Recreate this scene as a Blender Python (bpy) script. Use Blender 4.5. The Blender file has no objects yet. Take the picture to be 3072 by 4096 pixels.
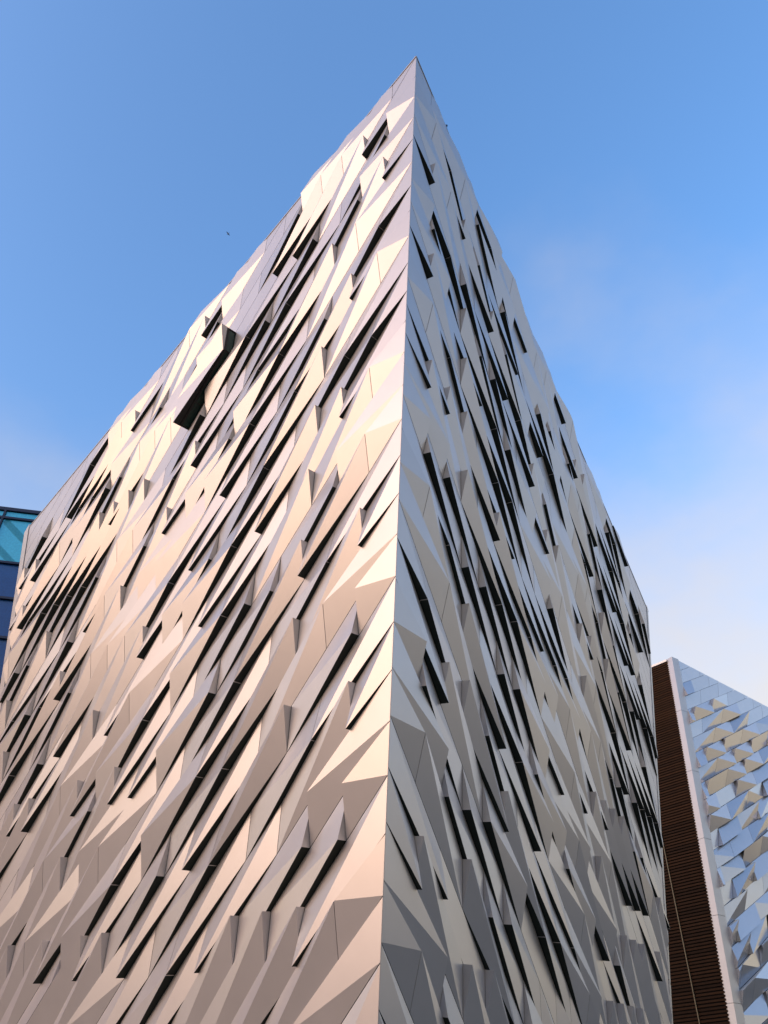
import bpy, bmesh, math, random
from mathutils import Vector, Matrix
random.seed(7)
S = bpy.context.scene
COL = S.collection

# ------------------------------------------------------------------ camera
PITCH = math.radians(41)
cam = bpy.data.cameras.new('camera'); camo = bpy.data.objects.new('camera', cam); COL.objects.link(camo)
camo.location = (0, 0, 1.6); camo.rotation_euler = (math.radians(90) + PITCH, 0, 0)
cam.sensor_fit = 'VERTICAL'; cam.sensor_height = 36; cam.lens = 36 * 3077 / 4096
cam.clip_start = .1; cam.clip_end = 6000
S.camera = camo
S.render.resolution_x = 768; S.render.resolution_y = 1024

# ------------------------------------------------------------------ light
SUN_EL, SUN_AZ = math.radians(6), math.radians(238)      # azimuth clockwise from +Y: behind the camera, to its left
to_sun = Vector((math.sin(SUN_AZ) * math.cos(SUN_EL), math.cos(SUN_AZ) * math.cos(SUN_EL), math.sin(SUN_EL)))
sl = bpy.data.lights.new('sun', 'SUN'); sl.energy = .5; sl.angle = math.radians(60); sl.color = (1.0, .68, .56)
so = bpy.data.objects.new('sun', sl); COL.objects.link(so); so.location = to_sun * 200
so.rotation_euler = to_sun.to_track_quat('Z', 'Y').to_euler()

wd = bpy.data.worlds.new('World'); S.world = wd; wd.use_nodes = True
nt = wd.node_tree; nt.nodes.clear()
def N(t, tree=None, **k):
    n = (tree or nt).nodes.new(t)
    for a, b in k.items(): setattr(n, a, b)
    return n
def L(a, b, tree=None): (tree or nt).links.new(a, b)
sky = N('ShaderNodeTexSky', sky_type='NISHITA', sun_disc=False, sun_elevation=SUN_EL, sun_rotation=SUN_AZ, altitude=50, air_density=1.0, dust_density=3.0, ozone_density=2.0)
bg = N('ShaderNodeBackground'); out = N('ShaderNodeOutputWorld')
tc = N('ShaderNodeTexCoord'); sep = N('ShaderNodeSeparateXYZ'); L(tc.outputs['Generated'], sep.inputs[0])
SKYLOC = (-4.92, 8.32, -6.73)
# thin evening haze and veil cloud: pale cream towards the horizon, all the way round
nz = N('ShaderNodeTexNoise'); nz.inputs['Scale'].default_value = 1.1; nz.inputs['Detail'].default_value = 7; nz.inputs['Roughness'].default_value = .52
mp = N('ShaderNodeMapping'); mp.inputs['Scale'].default_value = (1, 1, 1.5); mp.inputs['Location'].default_value = SKYLOC; L(tc.outputs['Generated'], mp.inputs[0]); L(mp.outputs[0], nz.inputs['Vector'])
ns = N('ShaderNodeMath', operation='MULTIPLY_ADD'); L(nz.outputs['Fac'], ns.inputs[0]); ns.inputs[1].default_value = 1.3; ns.inputs[2].default_value = -.60
ad = N('ShaderNodeMath', operation='SUBTRACT'); L(sep.outputs['Z'], ad.inputs[0]); L(ns.outputs[0], ad.inputs[1])
rp = N('ShaderNodeValToRGB'); L(ad.outputs[0], rp.inputs[0])
cr = rp.color_ramp; cr.interpolation = 'EASE'
cr.elements[0].position = .04; cr.elements[0].color = (.95, .95, .95, 1)
cr.elements[1].position = .70; cr.elements[1].color = (0, 0, 0, 1)
hsv = N('ShaderNodeHueSaturation'); hsv.inputs['Saturation'].default_value = 1.18; wb = N('ShaderNodeVectorMath', operation='MULTIPLY'); wb.inputs[1].default_value = (1.05, .97, 1.04); L(sky.outputs[0], wb.inputs[0]); L(wb.outputs[0], hsv.inputs['Color'])
mul = N('ShaderNodeVectorMath', operation='SCALE'); L(hsv.outputs[0], mul.inputs[0]); mul.inputs['Scale'].default_value = .15
hz = N('ShaderNodeRGB'); hz.outputs[0].default_value = (.186, .152, .108, 1)
mx = N('ShaderNodeMix', data_type='RGBA', blend_type='MIX'); L(rp.outputs[0], mx.inputs[0]); L(mul.outputs[0], mx.inputs[6]); L(hz.outputs[0], mx.inputs[7])
L(mx.outputs[2], bg.inputs[0]); bg.inputs[1].default_value = 1.0
L(bg.outputs[0], out.inputs[0])

vs = S.view_settings; vs.view_transform = 'Standard'; vs.look = 'None'; vs.exposure = 2.38; vs.gamma = 1; vs.use_curve_mapping = False

# ------------------------------------------------------------------ materials
def mat(name, col, rough=.5, metal=0., var=0., noise=(3., .06), bump=0., bscale=40., rnd=0., spec=.5):
    m = bpy.data.materials.new(name); m.use_nodes = True; t = m.node_tree
    p = t.nodes['Principled BSDF']; p.inputs['Roughness'].default_value = rough; p.inputs['Metallic'].default_value = metal
    p.inputs['Specular IOR Level'].default_value = spec
    co = N('ShaderNodeTexCoord', t); n1 = N('ShaderNodeTexNoise', t); n1.inputs['Scale'].default_value = noise[0]; n1.inputs['Detail'].default_value = 4
    L(co.outputs['Object'], n1.inputs['Vector'], t)
    hs = N('ShaderNodeHueSaturation', t); hs.inputs['Color'].default_value = (*col, 1)
    v = N('ShaderNodeMath', t, operation='MULTIPLY_ADD'); L(n1.outputs['Fac'], v.inputs[0], t); v.inputs[1].default_value = 2 * noise[1]; v.inputs[2].default_value = 1 - noise[1]
    if rnd:
        oi = N('ShaderNodeObjectInfo', t); v2 = N('ShaderNodeMath', t, operation='MULTIPLY_ADD'); L(oi.outputs['Random'], v2.inputs[0], t)
        v2.inputs[1].default_value = 2 * rnd; v2.inputs[2].default_value = 1 - rnd
        v3 = N('ShaderNodeMath', t, operation='MULTIPLY'); L(v.outputs[0], v3.inputs[0], t); L(v2.outputs[0], v3.inputs[1], t); v = v3
    L(v.outputs[0], hs.inputs['Value'], t); L(hs.outputs[0], p.inputs['Base Color'], t)
    if bump:
        n2 = N('ShaderNodeTexNoise', t); n2.inputs['Scale'].default_value = bscale; n2.inputs['Detail'].default_value = 3; L(co.outputs['Object'], n2.inputs['Vector'], t)
        b = N('ShaderNodeBump', t); b.inputs['Strength'].default_value = bump; b.inputs['Distance'].default_value = .02
        L(n2.outputs['Fac'], b.inputs['Height'], t); L(b.outputs[0], p.inputs['Normal'], t)
    return m
ALU = mat('anodised_aluminium', (.53, .505, .50), .36, .48, noise=(1.3, .05), rnd=.035, bump=.012, bscale=2.2)
ALU2 = mat('anodised_aluminium_far', (.55, .54, .545), .25, .66, noise=(1.3, .05), rnd=.035)
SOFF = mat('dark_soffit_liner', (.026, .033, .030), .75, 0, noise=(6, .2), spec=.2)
BACK = mat('dark_wall_membrane', (.012, .012, .013), .85, 0, noise=(4, .2), spec=.1)
TRIM = mat('aluminium_trim', (.50, .485, .48), .42, .6, noise=(2, .05))
ROOF = mat('roof_membrane', (.16, .16, .165), .8, 0, noise=(.6, .12))
SLAT = mat('dark_timber_slat', (.032, .014, .0055), .7, 0, noise=(1.5, .35), rnd=.3, spec=.12)
GROUND = mat('plaza_paving', (.020, .031, .034), .75, 0, noise=(.25, .18))
FRAME = mat('dark_window_frame', (.008, .009, .010), .45, .2)
NAVY = mat('navy_glazing_bar', (.008, .018, .05), .4, .3)
FEATHER = mat('grey_feather', (.10, .10, .11), .8)
def glass(name, col, trans=.5, rough=.04, emit=None):
    m = bpy.data.materials.new(name); m.use_nodes = True; t = m.node_tree; p = t.nodes['Principled BSDF']
    p.inputs['Base Color'].default_value = (*col, 1); p.inputs['Roughness'].default_value = rough; p.inputs['Metallic'].default_value = 0
    n = N('ShaderNodeTexNoise', t); n.inputs['Scale'].default_value = 9; n.inputs['Detail'].default_value = 5
    co = N('ShaderNodeTexCoord', t); L(co.outputs['Object'], n.inputs['Vector'], t)
    tr = N('ShaderNodeBsdfTransparent', t); tr.inputs[0].default_value = (*[c ** .6 for c in col], 1)
    ms = N('ShaderNodeMixShader', t); ms.inputs[0].default_value = trans
    L(p.outputs[0], ms.inputs[1], t); L(tr.outputs[0], ms.inputs[2], t); L(ms.outputs[0], t.nodes['Material Output'].inputs[0], t)
    hs = N('ShaderNodeHueSaturation', t); hs.inputs['Color'].default_value = (*col, 1)
    v = N('ShaderNodeMath', t, operation='MULTIPLY_ADD'); L(n.outputs['Fac'], v.inputs[0], t); v.inputs[1].default_value = .6; v.inputs[2].default_value = .7
    L(v.outputs[0], hs.inputs['Value'], t); L(hs.outputs[0], p.inputs['Base Color'], t)
    return m
GCYAN = glass('cyan_glass', (.05, .42, .62), .35, .12)
GBLUE = glass('deep_blue_glass', (.004, .060, .24), .04, .25)
GGREEN = glass('dark_green_glass', (.012, .05, .040), .12, .08)

# ------------------------------------------------------------------ helpers
def link(name, me, parent=None, loc=(0, 0, 0), **props):
    o = bpy.data.objects.new(name, me); COL.objects.link(o); o.location = loc
    if parent is not None: o.parent = parent
    for k, v in props.items(): o[k] = v
    return o
def mesh(name, verts, faces, mats, midx=None):
    me = bpy.data.meshes.new(name); me.from_pydata([tuple(v) for v in verts], [], faces)
    for m in mats: me.materials.append(m)
    if midx: me.polygons.foreach_set('material_index', midx)
    me.update(); return me
class MB:
    def __init__(s): s.v = []; s.f = []; s.m = []
    def hexa(s, c, m=0):
        # c: 8 corners, bottom 4 then top 4
        k = len(s.v); s.v += [Vector(p) for p in c]
        for q in ((0, 3, 2, 1), (4, 5, 6, 7), (0, 1, 5, 4), (1, 2, 6, 5), (2, 3, 7, 6), (3, 0, 4, 7)):
            s.f.append(tuple(k + i for i in q)); s.m.append(m)
    def bar(s, a, b, w, d, up, m=0):
        a, b = Vector(a), Vector(b); t = (b - a).normalized(); up = Vector(up); x = t.cross(up).normalized(); y = x.cross(t).normalized()
        o = [(-w / 2, -d / 2), (w / 2, -d / 2), (w / 2, d / 2), (-w / 2, d / 2)]
        s.hexa([a + x * i + y * j for i, j in o] + [b + x * i + y * j for i, j in o], m)
    def poly(s, pts, m=0):
        k = len(s.v); s.v += [Vector(p) for p in pts]; s.f.append(tuple(range(k, k + len(pts)))); s.m.append(m)
    def build(s, name, mats, parent=None, base=Vector((0, 0, 0)), **props):
        me = mesh(name, [v - base for v in s.v], s.f, mats if isinstance(mats, list) else [mats], s.m)
        return link(name, me, parent, **props)

# ------------------------------------------------------------------ ground
gm = MB(); gm.poly([(-1500, -1500, 0), (1500, -1500, 0), (1500, 1500, 0), (-1500, 1500, 0)])
gm.build('ground', GROUND, kind='structure')

# ------------------------------------------------------------------ folded panel walls
def clip(poly, fn):
    r = []
    for i in range(len(poly)):
        a, b = poly[i], poly[(i + 1) % len(poly)]; fa, fb = fn(a), fn(b)
        if fa >= 0: r.append(a)
        if (fa > 1e-7 and fb < -1e-7) or (fa < -1e-7 and fb > 1e-7):
            t = fa / (fa - fb); r.append(tuple(a[k] + t * (b[k] - a[k]) for k in range(3)))
    return r
class Wall:
    def __init__(s, O, su, e, Nv, clips, bits, first_even_joint_odd, gap=(.007, .011), skirt=-.35):
        s.O, s.su, s.e, s.N = Vector(O), Vector(su), Vector(e), Vector(Nv)
        s.clips, s.bits, s.par, s.gap, s.skirt = clips, bits, first_even_joint_odd, gap, skirt
        s.cache = {}; s.mid = -.018
        s.flip = (s.su.cross(s.e)).dot(s.N) < 0
    def P(s, u, n, d=0): return s.O + s.su * u + s.e * n + s.N * d
    def b(s, u, n): return s.bits.get((u, n), '0000')
    def bitsof(s, u0, u1, n, u0b=None):
        a = s.b(u0, n); c = s.b(u1, n)
        return (int(a[1]), int(c[0]), int(a[3]), int(c[2])) if u0 > 0 else (0, int(c[0]), 0, int(c[2]))   # TC TF BC BF
    def polys(s, u0, u1, n, bits, off=0.):
        gu, gn = s.gap; TC, TF, BC, BF = [x + off for x in bits]
        c = {'TC': (u0 + (gu if u0 > 0 else .008), n + gn, TC), 'TF': (u1 - gu, n + gn, TF), 'BC': (u0 + (gu if u0 > 0 else .008), n + 1 - gn, BC), 'BF': (u1 - gu, n + 1 - gn, BF)}
        if abs(TC + BF - TF - BC) < 1e-6: return [[c['TC'], c['BC'], c['BF'], c['TF']]]
        tot = sum(bits); odd = None
        names = ['TC', 'TF', 'BC', 'BF']
        if tot in (1, 3): odd = names[[1 if b_ == (tot == 1) else 0 for b_ in bits].index(1)]
        else: odd = 'TC' if bits[0] else 'TF'
        if odd in ('TC', 'BF'): return [[c['TC'], c['BC'], c['BF']], [c['TC'], c['BF'], c['TF']]]
        return [[c['TF'], c['TC'], c['BC']], [c['TF'], c['BC'], c['BF']]]
    def geom(s, polys, n, u0, n0):
        """vertices relative to P(u0,n0); faces; material per face"""
        V, F, Mi, key = [], [], [], {}
        def vid(p):
            k = tuple(round(x, 5) for x in p)
            if k not in key:
                key[k] = len(V); V.append(s.su * (p[0] - u0) + s.e * (p[1] - n0) + s.N * p[2])
            return key[k]
        edges = {}
        for pl in polys:
            ids = [vid(p) for p in pl]
            if s.flip: ids = ids[::-1]; pl = pl[::-1]
            F.append(tuple(ids)); Mi.append(0)
            for i in range(len(ids)):
                a, b = ids[i], ids[(i + 1) % len(ids)]
                if (b, a) in edges: del edges[(b, a)]
                else: edges[(a, b)] = (pl[i], pl[(i + 1) % len(ids)])
        for (a, b), (pa, pb) in edges.items():
            sk = -.03 if max(pa[0], pb[0]) < .02 else s.skirt
            qa, qb = vid((pa[0], pa[1], max(sk, -.03) if pa[0] < .02 else sk)), vid((pb[0], pb[1], max(sk, -.03) if pb[0] < .02 else sk))
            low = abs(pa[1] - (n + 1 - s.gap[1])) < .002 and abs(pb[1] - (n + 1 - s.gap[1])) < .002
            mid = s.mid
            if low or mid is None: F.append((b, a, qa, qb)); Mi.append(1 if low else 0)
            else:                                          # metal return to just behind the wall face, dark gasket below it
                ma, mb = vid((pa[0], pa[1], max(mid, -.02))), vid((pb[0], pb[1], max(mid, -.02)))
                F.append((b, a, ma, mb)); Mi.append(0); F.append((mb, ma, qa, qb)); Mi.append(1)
        return V, F, Mi
    def panel(s, u0, u1, n):
        bits = s.bitsof(u0, u1, n); pl = s.polys(u0, u1, n, bits)
        cl = []; cut = False
        for p in pl:
            q = p
            for fn in s.clips:
                if any(fn(x) < 0 for x in q): cut = True
                q = clip(q, fn)
                if len(q) < 3: break
            if len(q) >= 3: cl.append(q)
        return bits, cl, cut
    def spans(s, nlo, nhi, umax):
        for n in range(nlo, nhi):
            j0 = 1 if ((n % 2 == 0) == s.par) else 2
            u0 = 0; u1 = j0
            while u0 < umax:
                yield n, u0, u1
                u0, u1 = u1, u1 + 2

def parse(txt):
    d = {}
    for line in txt.strip().splitlines():
        u, rest = line.split('|')
        for it in rest.split(): n, b = it.split(':'); d[(int(u), int(n))] = b
    return d
BITS_L = parse('''1|0:1001 2:0110 4:0011 6:1100 8:0011 10:1100 12:1100 14:0110 16:1001 18:0110 20:1001 22:1100 24:0110 26:1001
2|-1:0110 1:1001 3:1100 5:0110 7:0011 9:0110 11:1001 13:0011 15:1100 17:0011 19:1001 21:0110 23:1100 25:0011
3|-2:1100 2:0100 4:0001 6:0100 8:0100 10:0100 12:0110 14:0100 16:0100 20:0100 22:0011 24:0100
4|-3:1100 -1:0001 5:0011 11:0001 19:0100 21:0010 23:0110
5|-4:1001 -2:0010 0:0011 2:0011 6:0011 8:0010 10:0001 12:0011 14:0011 16:0011 18:0010 20:0100 22:0011
6|-3:0010 -1:0001 1:0011 3:0011 7:0011 9:0011 11:0001 13:0011 15:0010 17:0011 19:0001
7|-2:0011 2:1001 4:0010 6:0001 8:0010 14:0001 18:0011
8|3:1000 5:0010 7:1000 9:1000 11:1000 13:1000 15:0010 17:0100
9|-6:1001 -2:1001 0:0110 2:1000 4:0011 6:1000 8:0011 10:0010 12:0011 14:0100 16:0110
10|-7:0110 -5:1000 -1:0011 1:0110 3:1000 5:0110 7:1100 9:0110 11:1100 13:0110 15:1100
11|-8:1100 -4:1100 0:0001 2:1000 4:1100 6:0010 8:1001 10:1000 12:1001 14:0011
12|-7:0001 -5:1100 -3:0100 -1:1100 1:0100 3:1100 5:0100 7:0110 9:0100 11:0110 13:1100
13|-6:1100 -4:0100 -2:1100 0:1100 2:1100 6:1100 8:1100 10:1100 12:0110
14|-9:0110 -7:0001 -5:0110 -3:0001 -1:0010 1:0001 3:0010 9:0100
15|-10:1100 -8:1001 -6:0100 -4:0011 -2:0001 0:0110 2:0001 4:0110 8:0011
16|-11:1000 -9:0011 -5:0011 -1:0011 3:0110 7:1100
17|-12:0011 -10:0011 -8:1000 -6:0011 -4:0100 -2:0001 0:0011 4:0110
18|-11:0010 -9:1100 -7:0011 -5:0001 -3:0011 -1:0100 3:0011
19|-8:0011 -6:0001 -4:0100 -2:1100 2:0001
20|-13:0001 -11:0110 -9:0110 -7:1100 -3:0110
21|-12:0110 -10:0010''')
BITS_R = parse('''1|-3:1100 -1:0110 1:1001 3:0110 5:1100 7:0110 9:1001 11:1100 13:0011 15:1001 17:1100 19:0110 21:1100 23:0110 25:1001
2|-4:0011 -2:1100 0:0011 2:1000 4:0011 6:0110 8:1001 10:0011 12:1100 14:0110 16:1001 18:0010 20:1001 22:0110 24:0011
3|-5:1100 -3:0110 -1:0001 1:0100 3:0100 5:0100 7:0100 9:0001 11:0100 13:0100 15:0001 17:0100 19:0100 21:0001 23:0100
4|-6:1001 -4:0001 0:0001 2:0010 8:0001 12:0001 14:0001 16:0001 18:0100 20:0011
5|-7:0011 -3:0110 -1:0001 1:0011 3:0011 5:0110 7:0011 9:0001 11:0010 13:0110 15:0001 17:0011 19:0100
6|-8:1000 -6:1001 -4:0001 -2:0010 0:0001 2:0011 4:0010 6:0011 8:0001 10:0011 14:1000 16:0001 18:0110
7|-9:1100 -7:1000 -5:0010 -3:0011 5:0011 9:0001 11:0010 13:0011 17:0100
8|-8:0010 -4:1000 -2:0110 0:1000 4:0010 6:1000 8:1000 10:1000 12:0011 16:1000
9|-9:1100 -7:1001 -5:0010 -3:1001 -1:0110 1:1001 3:0011 5:1000 7:0010 9:1001 11:0011 15:0110
10|-10:1100 -8:1001 -6:0011 -2:0100 0:1100 2:0011 4:1100 6:1100 8:1100 10:1100 12:1100 14:1100
11|-11:1000 -7:1000 3:1000 5:0010 7:1000 9:1000 11:1000 13:0110
12|-12:0010 -10:0001 -8:1100 -6:1100 -4:1100 -2:0100 0:0100 2:1100 4:0100 6:0100 8:0010 10:0100 12:1100
13|-13:1100 -11:0110 -9:1100 -7:0011 -5:1100 -3:0110 -1:1100 1:1100 3:0110 5:1100 7:1001 9:0100
14|-12:0100 -10:0001 -8:0010 -6:0011 -4:0011 0:0011 2:0100 6:0100 8:0110
15|-11:0010 -9:0001 -7:0100 -5:0100 -3:0011 -1:0001 1:0100 3:0010 5:0100 7:0100
16|-8:0001 -6:0001 -2:0010 0:0001 2:0010 4:0100
17|-15:1001 -13:0011 -11:0010 -7:0011 -5:0010 -3:0001 -1:0001 1:0010 5:1100
18|-16:0011 -14:0011 -12:0011 -10:0010 -8:0001 -4:0011 0:1100 2:0110
19|-13:1001 -11:0010 -9:0010 -7:0001 -5:0011 -1:0100
20|-18:0010 -16:1000 -12:1001 -10:0011 -6:0011 -2:0011
21|-17:0011 -15:0010 -11:0011
22|-18:0001''')
GZ = .45
def mk_clips(O, su, e, r0, r1, ua, ub, nref):
    return [lambda p: p[1] - (r0 - r1 * p[0]), lambda p: (ua - ub * (p[1] - nref)) - p[0], lambda p: (O[2] + su[2] * p[0] + e[2] * p[1]) - GZ]
GL = ((1.28454, 12.02121, 35.63301), (-1.00696, 1.18724, -1.1544), (-0.05682, 0.29214, -1.26912), (-0.19716, -0.20438, -0.03822))
GR = ((1.12597, 12.83651, 32.09113), (0.64546, 1.51467, -1.10843), (-0.05401, 0.27768, -1.20633), (0.22925, -0.12652, -0.03939))
RL = (-1.02, .667, 22.82, .232, -16.24)      # roof n0, roof slope, end u, end slope, at n
RR = (-4.0, .70, 24.1, .19, -21.3)
wl = Wall(*GL, mk_clips(*GL[:3], *RL[:2], RL[2] - .33, RL[3], RL[4]), BITS_L, True)
wr = Wall(*GR, mk_clips(*GR[:3], *RR[:2], RR[2] - .2, RR[3], RR[4]), BITS_R, False)

CP, SP = math.cos(PITCH), math.sin(PITCH)
def project(v):
    x, y, z = v.x, v.y, v.z - 1.6
    fw = y * CP + z * SP; up = -y * SP + z * CP
    if fw < .5: return None
    return (1536 + 3077 * x / fw, 2048 - 3077 * up / fw)
def shown_area(w, polys):
    a = 0
    for pl in polys:
        q = [project(w.P(*p)) for p in pl]
        if any(p is None for p in q): continue
        for fn in (lambda p: p[0], lambda p: 3072 - p[0], lambda p: p[1], lambda p: 4096 - p[1]):
            q = [x[:2] for x in clip([(p[0], p[1], 0) for p in q], fn)]
            if len(q) < 3: break
        if len(q) >= 3: a += abs(sum(q[i][0] * q[(i + 1) % len(q)][1] - q[(i + 1) % len(q)][0] * q[i][1] for i in range(len(q)))) / 2
    return a

BASE = Vector((0, 20, 0))
bld = link('museum_building', None, None, BASE, label='tall sharp-cornered building clad in folded silver aluminium panels, filling the view', category='building')

# backing walls, roof, end walls
def endpoint(w, R, n): return (R[2] - R[3] * (n - R[4]), n)
def ground_on_end(w, R):
    n = R[4]
    for _ in range(60):
        u, _n = endpoint(w, R, n); z = w.P(u, n).z; n += (z - 0.0) / 1.3 * .8
    return endpoint(w, R, n)
def ground_n(w, u): return -(w.O.z + w.su.z * u) / w.e.z
facades = []
tops = {}
for w, R, tag in ((wl, RL, 'L'), (wr, RR, 'R')):
    k = -.55
    ur, nr = endpoint(w, R, R[4]); nr = R[0] - R[1] * ur; ur = R[2] - R[3] * (nr - R[4])
    ug, ng = ground_on_end(w, R)
    off = .03
    pts = [(.14, R[0] - R[1] * .14 + .05), (ur - .35, nr + .25), (ug - .35, ng), (.14, ground_n(w, .14))]
    m = MB(); m.poly([w.P(u, n, k) for u, n in (pts if not w.flip else pts[::-1])])
    facades.append(m.build('facade', BACK, bld, BASE))
    tops[tag] = (w.P(0, R[0], -.3), w.P(ur, nr, -.3), w.P(ug, ng, -.3), w.P(0, ground_n(w, 0), -.3))
# roof + rear
m = MB(); A = (tops['L'][0] + tops['R'][0]) / 2; Lr, Rr = tops['L'][1], tops['R'][1]
dn = Vector((0, 0, -.12))
m.poly([A + dn, Rr + dn, Lr + dn]); m.build('roof', ROOF, bld, BASE)
m = MB(); m.poly([Lr + dn, Rr + dn, tops['R'][2], tops['L'][2]]); m.build('rear_wall', BACK, bld, BASE)
# roof edge copings, end trims, corner trim
def coping(w, R):
    ur, nr = endpoint(w, R, R[4]); nr = R[0] - R[1] * ur
    m = MB(); a, b = w.P(.0, R[0] - .004, -.02), w.P(ur, R[0] - R[1] * ur - .004, -.02)
    m.bar(a, b, .05, .06, w.N); m.build('roof_coping', TRIM, bld, BASE)
coping(wl, RL); coping(wr, RR)
for w, R, wd_ in ((wl, RL, .30), (wr, RR, .17)):
    ur, nr = endpoint(w, R, R[4]); nr = R[0] - R[1] * ur; ug, ng = ground_on_end(w, R)
    segs = 7
    for i in range(segs):
        t0, t1 = i / segs + .0006, (i + 1) / segs - .0006
        c = []
        for dpt in (-1.2, .12):
            for (uo, t) in ((0, t0), (-wd_, t0), (-wd_, t1), (0, t1)):
                n = nr + (ng - nr) * t; n2 = n + (R[1] * .0); c.append(w.P(R[2] - R[3] * (n - R[4]) + uo, n, dpt))
        mm = MB(); mm.hexa(c); mm.build('end_trim', TRIM, bld, BASE)
m = MB()
ca, cb = (wl.P(0, -1.05) + wr.P(0, -4.02)) / 2, (wl.P(0, ground_n(wl, 0)) + wr.P(0, ground_n(wr, 0))) / 2
cdir = (wl.N.normalized() + wr.N.normalized()).normalized()
m.bar(ca + cdir * .0, cb + cdir * .0, .012, .03, cdir); m.build('corner_trim', TRIM, bld, BASE)

# all panels: the largest-showing 300 as single parts, the rest joined
plist = []
WINDOW = (-3, 8, 10)
for wi, (w, nlo, nhi, um) in enumerate(((wl, -18, 29, 24), (wr, -23, 28, 25))):
    for n, u0, u1 in w.spans(nlo, nhi, um):
        if wi == 0 and (n, u0, u1) == WINDOW: continue
        bits, pl, cut = w.panel(u0, u1, n)
        if not pl: continue
        plist.append((shown_area(w, pl), wi, n, u0, u1, bits, pl, cut))
plist.sort(key=lambda t: -t[0])
rest = ([], [], [])
for i, (a, wi, n, u0, u1, bits, pl, cut) in enumerate(plist):
    w = (wl, wr)[wi]; o = w.P(u0, n)
    if i < 300:
        key = (u1 - u0, u0 == 0, bits)
        if cut or key not in w.cache:
            V, F, Mi = w.geom(pl, n, u0, n)
            me = mesh('panel', V, F, [ALU, SOFF], Mi)
            if not cut: w.cache[key] = me
        else: me = w.cache[key]
        link('panel', me, facades[wi], o - BASE)
    else:
        V, F, Mi = w.geom(pl, n, u0, n); k = len(rest[0])
        rest[0].extend([v + o - BASE for v in V]); rest[1].extend([tuple(k + x for x in f) for f in F]); rest[2].extend(Mi)
link('distant_panels', mesh('distant_panels', rest[0], rest[1], [ALU, SOFF], rest[2]), bld, kind='stuff')
print('panels', len(plist), 'faces', len(rest[1]))

# ---- open window on the long wall: a whole panel pushed out on a dark box frame
wn, wu0, wu1 = WINDOW
win = link('open_window', None, bld, wl.P(9, -2) - BASE)
WB = wl.P(9, -2)
def addw(m, name, ma): return m.build(name, ma, win, WB)
pl = wl.polys(wu0, wu1, wn, (1, 1, 0, 1), 1.72)
V = []; F = []
sk = wl.skirt; wl.skirt = 1.35; wl.mid = None
V, F, Mi = wl.geom(pl, wn, wu0, wn); wl.skirt = sk; wl.mid = -.018
leaf = link('opening_panel', mesh('opening_panel', V, F, [ALU, FRAME], Mi), win, wl.P(wu0, wn) - WB)
e_ = .05
cs = [(wu0 + .02, wn + .03), (wu1 - .02, wn + .03), (wu1 - .02, wn + .97), (wu0 + .02, wn + .97)]
for i in range(4):
    a, b = cs[i], cs[(i + 1) % 4]
    m = MB(); m.bar(wl.P(*a, 1.4), wl.P(*b, 1.4), .09, .10, wl.N); addw(m, 'frame_bar', FRAME)
    m = MB(); m.bar(wl.P(*a, -.1), wl.P(*b, -.1), .09, .10, wl.N); addw(m, 'frame_bar', FRAME)
    m = MB(); m.bar(wl.P(*a, -.1), wl.P(*a, 1.4), .08, .08, wl.su); addw(m, 'frame_post', FRAME)
    m = MB(); q = [wl.P(*a, -.05), wl.P(*b, -.05), wl.P(*b, 1.35), wl.P(*a, 1.35)]; m.poly(q); addw(m, 'pane', GGREEN)
for t in (.35, .68):
    m = MB(); a = (wu0 + 2 * t, wn + .97); m.bar(wl.P(*a, -.1), wl.P(*a, 1.4), .05, .05, wl.su); addw(m, 'stay', FRAME)

# ---- two small rods on the roof edge
for u in (2.05, 8.05):
    p = wr.P(u, -4.0 - .70 * u); m = MB(); m.bar(p - Vector((0, 0, .2)), p + Vector((0, 0, .42)), .05, .05, (0, 1, 0)); m.bar(p + Vector((-.06, 0, .36)), p + Vector((.06, 0, .36)), .06, .06, (0, 0, 1))
    m.build('lightning_rod', NAVY, bld, BASE)

# ------------------------------------------------------------------ second hull behind
G3 = ((26.15297, 60.60801, 35.68479), (0.7477, 0.47621, 0.46279), (-0.13545, -0.05507, -1.29175), (0.54656, -0.83714, -0.02162))
T3, r3, e3, n3 = [Vector(v) for v in G3]
PW = 3.35 / 2
su3 = r3 * PW; ee3 = e3 - r3 * .36
B2 = Vector((24, 62, 0))
hull = link('hull_building', None, None, B2, label='farther building with pale folded shingle panels, white edge strip and dark slatted side', category='building')
def s3(p): return PW * p[0] - .36 * p[1] + S0             # in-plane distance right of the strip
S0 = .33 - PW * 1
cl3 = [lambda p: s3(p) - .0, lambda p: p[1] - (-.84 + .42 * s3(p)), lambda p: 26 - s3(p), lambda p: 35.685 + .463 * s3(p) - 1.2918 * p[1] - .4]
rb = random.Random(12)
b3 = {}
for n in range(-2, 44):
    for u in range(-3, 40):
        b3[(u, n)] = rb.choices(['0000', '1100', '0110', '0001', '0011', '1001', '0100', '0010', '1000'], [10, 10, 24, 12, 12, 16, 12, 8, 5])[0]
w3 = Wall(T3 + r3 * S0, su3, ee3, n3 * .40, cl3, b3, True, gap=(.008, .010))
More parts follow.
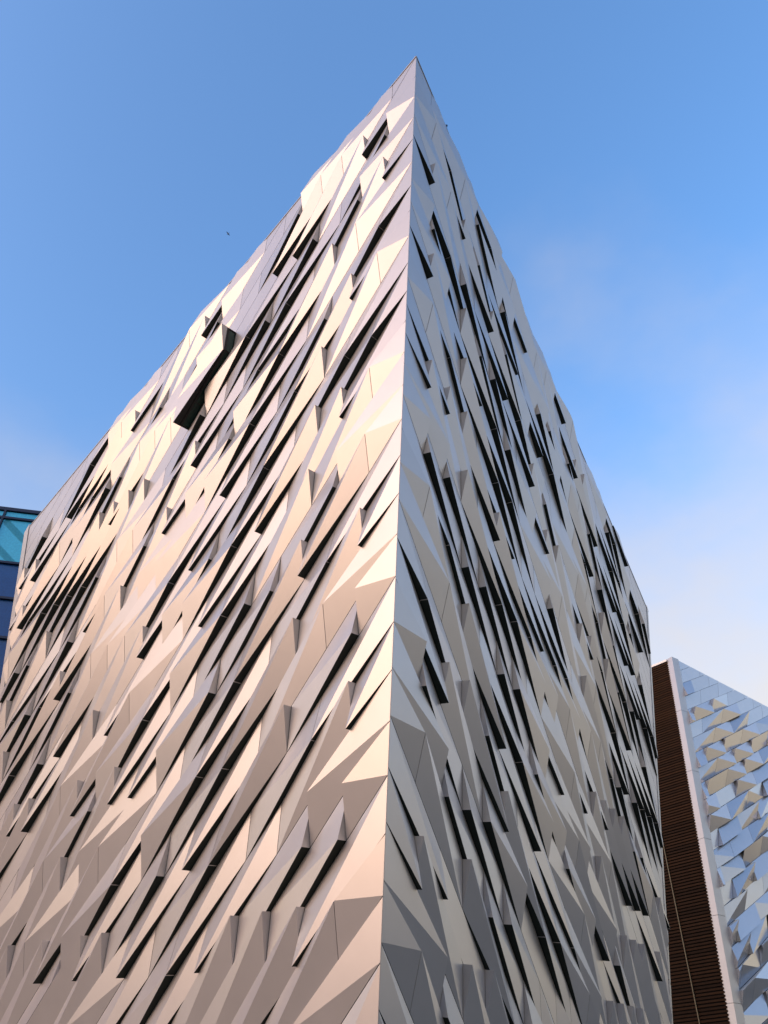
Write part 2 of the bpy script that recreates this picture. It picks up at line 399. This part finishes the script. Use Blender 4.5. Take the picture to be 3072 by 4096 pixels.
# backing, roof, body
sA, sB = 0, 26
def p3(s, n, d=0): return T3 + r3 * s + e3 * n + n3 * d
def gn3(s): return (35.685 + .463 * s) / 1.2918
m = MB(); fpts = [p3(0, -.80, -.16), p3(26, -.84 + .42 * 26 + .05, -.16), p3(26, gn3(26), -.16), p3(0, gn3(0), -.16)]; m.poly(fpts)
fac3 = m.build('facade', BACK, hull, B2)
for n in range(-2, 38):
    j0 = 1 if n % 2 == 0 else 0
    u0 = j0 - 2
    while u0 < 40:
        u1 = u0 + 2
        w3_b = (int(b3.get((u0, n), '0000')[1]), int(b3.get((u1, n), '0000')[0]), int(b3.get((u0, n), '0000')[3]), int(b3.get((u1, n), '0000')[2]))
        if min(n + 0 - (-.84 + .42 * s3((u, n))) for u in (u0, u1)) < 0.15: w3_b = (0, 0, w3_b[2] if False else 0, 0)
        pl = []
        gu, gn = w3.gap
        for p in w3.polys(u0 if u0 else 1e-9, u1, n, w3_b):
            q = p
            for fn in cl3:
                q = clip(q, fn)
                if len(q) < 3: break
            if len(q) >= 3: pl.append(q)
        if pl and shown_area(w3, pl) > 20:
            V, F, Mi = w3.geom(pl, n, u0, n); me = mesh('panel', V, F, [ALU2, SOFF], Mi); link('panel', me, fac3, w3.P(u0, n) - B2)
        u0 = u1
h3 = Vector((.837, .547, 0)).normalized(); dl = Vector((-.689, .725, 0)).normalized()
W3 = .86
# pale edge strip in storey-high lengths
k = 0
for n0 in [-0.86] + [3.2 + 4.1 * i for i in range(7)]:
    n1 = 3.2 if n0 < 0 else min(n0 + 4.1, gn3(0)); 
    a, b = p3(0, n0), p3(0, n1 - .02); m = MB(); c = []
    for d in (-.5, .10):
        c += [a + n3 * d, a - h3 * W3 + n3 * d, b - h3 * W3 + n3 * d, b + n3 * d]
    m.hexa(c); m.build('edge_strip', TRIM, hull, B2)
# slatted side wall
LW = 16
c0 = p3(0, -.62) - h3 * (W3 - .06) - n3 * .45; c1 = p3(0, gn3(0)) - h3 * (W3 - .06) - n3 * .45
m = MB(); m.poly([c0 + dl * .05, c0 + dl * LW, c1 + dl * LW, c1 + dl * .05]); sw = m.build('side_wall', BACK, hull, B2)
nlv = dl.cross(Vector((0, 0, 1))).normalized()
if nlv.dot(Vector((0, 0, 0)) - c0) < 0: nlv = -nlv
sm = MB(); sm.bar(Vector((0, 0, 0)), dl * LW, .125, .10, nlv); slat_me = mesh('slat', sm.v, sm.f, [SLAT], sm.m)
ns_ = 170; ev = (c1 - c0)
for i in range(ns_):
    p = c0 + ev * ((i + .5) / ns_); link('slat', slat_me, sw, p + nlv * .06 - B2)
m = MB(); m.bar(c0 + nlv * .05 + Vector((0, 0, .12)), c0 + dl * LW + nlv * .05 + Vector((0, 0, .12)), .18, .35, nlv); m.build('top_capping', TRIM, hull, B2)
# thin conduit running down the slats
def ray_plane(px, py, O, n):
    d = Vector(((px - 1536) / 3077, ((py - 2048) / 3077) * SP + CP, -((py - 2048) / 3077) * CP + SP)); o = Vector((0, 0, 1.6))
    return o + d * ((O - o).dot(n) / d.dot(n))
pn = dl.cross(ev).normalized(); q0 = c0 + nlv * .16
a, b = ray_plane(2646, 3340, q0, pn), ray_plane(2799, 4096, q0, pn)
m = MB(); t = (b - a).normalized(); m.bar(a - t * 8, a + t * ((a.z - .3) / max(.01, -t.z)), .07, .07, nlv); m.build('conduit', mat('conduit_metal', (.10, .085, .05), .5, .4), hull, B2)
# body of that hull
m = MB(); back = Vector((-.3, 1, 0)).normalized() * 30
r0_, r1_ = p3(0, -.84, -.4), p3(26, -.84 + .42 * 26, -.4)
m.poly([r0_ - Vector((0, 0, .3)), r1_ - Vector((0, 0, .3)), r1_ + back, c0 + dl * LW]); m.build('roof', ROOF, hull, B2)

# ------------------------------------------------------------------ glass atrium at the far end of the long wall
G0 = Vector((-25, 40, 0)); gd = Vector((.981, .193, 0)); ngl = Vector((.193, -.981, 0))
def gp(x, z, d=0): return G0 + gd * x + Vector((0, 0, z)) + ngl * d
BG = gp(-6, 0)
atr = link('glass_atrium', None, None, BG, label='blue glass curtain wall with diagonal braces behind the top panes, rising beyond the long wall', category='glass building')
zs = [36.4, 35.65, 32.0, 29.3, 26.5, 23.7, 20.9, 18.1, 15.3, 12.5, 9.7, 6.9, 4.1, 1.2]
xs = [-13.5, -9.2, -4.9, -.95, 3.4, 7.2]
for i in range(len(zs) - 1):
    for j in range(len(xs) - 1):
        m = MB(); m.poly([gp(xs[j] + .05, zs[i + 1]), gp(xs[j + 1] - .05, zs[i + 1]), gp(xs[j + 1] - .05, zs[i]), gp(xs[j] + .05, zs[i])])
        m.build('pane', GCYAN if i < 2 else GBLUE, atr, BG)
for i, z in enumerate(zs):
    m = MB(); m.bar(gp(xs[0], z, .06), gp(xs[-1], z, .06), .16 if i else .26, .22, ngl); m.build('transom', NAVY, atr, BG)
for x in xs:
    m = MB(); m.bar(gp(x - .0, 0, .05), gp(x, 36.4, .05), .12, .24, ngl); m.build('mullion', NAVY, atr, BG)
BR = mat('blue_grey_steel', (.03, .15, .28), .5, .1)
for x in (-13, -10.6, -8.2, -5.8, -3.4, -1.0, 1.4, 3.8):
    m = MB(); m.bar(gp(x, 36.0, -.8), gp(x + 4.4, 32.1, -.8), .38, .3, ngl); m.build('brace', BR, atr, BG)
m = MB(); m.poly([gp(xs[0], 32.0, -1.6), gp(xs[-1], 32.0, -1.6), gp(xs[-1], 0, -1.6), gp(xs[0], 0, -1.6)]); m.build('inner_wall', mat('atrium_dark', (.01, .03, .08), .7), atr, BG)

# ------------------------------------------------------------------ bird
bd = Vector((-0.20279, 0.51740, 0.92905)) * 150 + Vector((0, 0, 1.6))
bird = link('bird', None, None, bd, label='small dark bird flying alone in the blue sky', category='bird')
bm = bmesh.new(); bmesh.ops.create_uvsphere(bm, u_segments=10, v_segments=7, radius=1)
for v in bm.verts:
    x, y, z = v.co; tp = 1 - .55 * max(0, -x) ** 1.2 - .3 * max(0, x)
    v.co = Vector((x * .26, y * .075 * tp, z * .07 * tp))
bmesh.ops.create_uvsphere(bm, u_segments=8, v_segments=6, radius=.05, matrix=Matrix.Translation((.25, 0, .03)))
bmesh.ops.create_cone(bm, segments=6, radius1=.018, radius2=.002, depth=.07, matrix=Matrix.Translation((.32, 0, .025)) @ Matrix.Rotation(math.radians(90), 4, 'Y'))
tv = [bm.verts.new(p) for p in ((-.20, .02, 0), (-.20, -.02, 0), (-.40, -.07, .0), (-.40, .07, .0))]; bm.faces.new(tv)
me = bpy.data.meshes.new('body'); bm.to_mesh(me); bm.free(); me.materials.append(FEATHER); link('body', me, bird)
for sgn in (1, -1):
    v = [(.11, 0, .02), (-.10, 0, .02), (.15, .22 * sgn, .13), (-.05, .22 * sgn, .13), (.02, .46 * sgn, .05), (-.07, .44 * sgn, .05)]
    v2 = [(a, b, c - .012) for a, b, c in v]
    f = [(0, 2, 3, 1), (2, 4, 5, 3), (6, 7, 9, 8), (8, 9, 11, 10), (0, 6, 8, 2), (2, 8, 10, 4), (1, 3, 9, 7), (3, 5, 11, 9), (4, 10, 11, 5)]
    link('wing', mesh('wing', v + v2, f, [FEATHER]), bird)
bird.rotation_euler = (math.radians(15), math.radians(-8), math.radians(140))
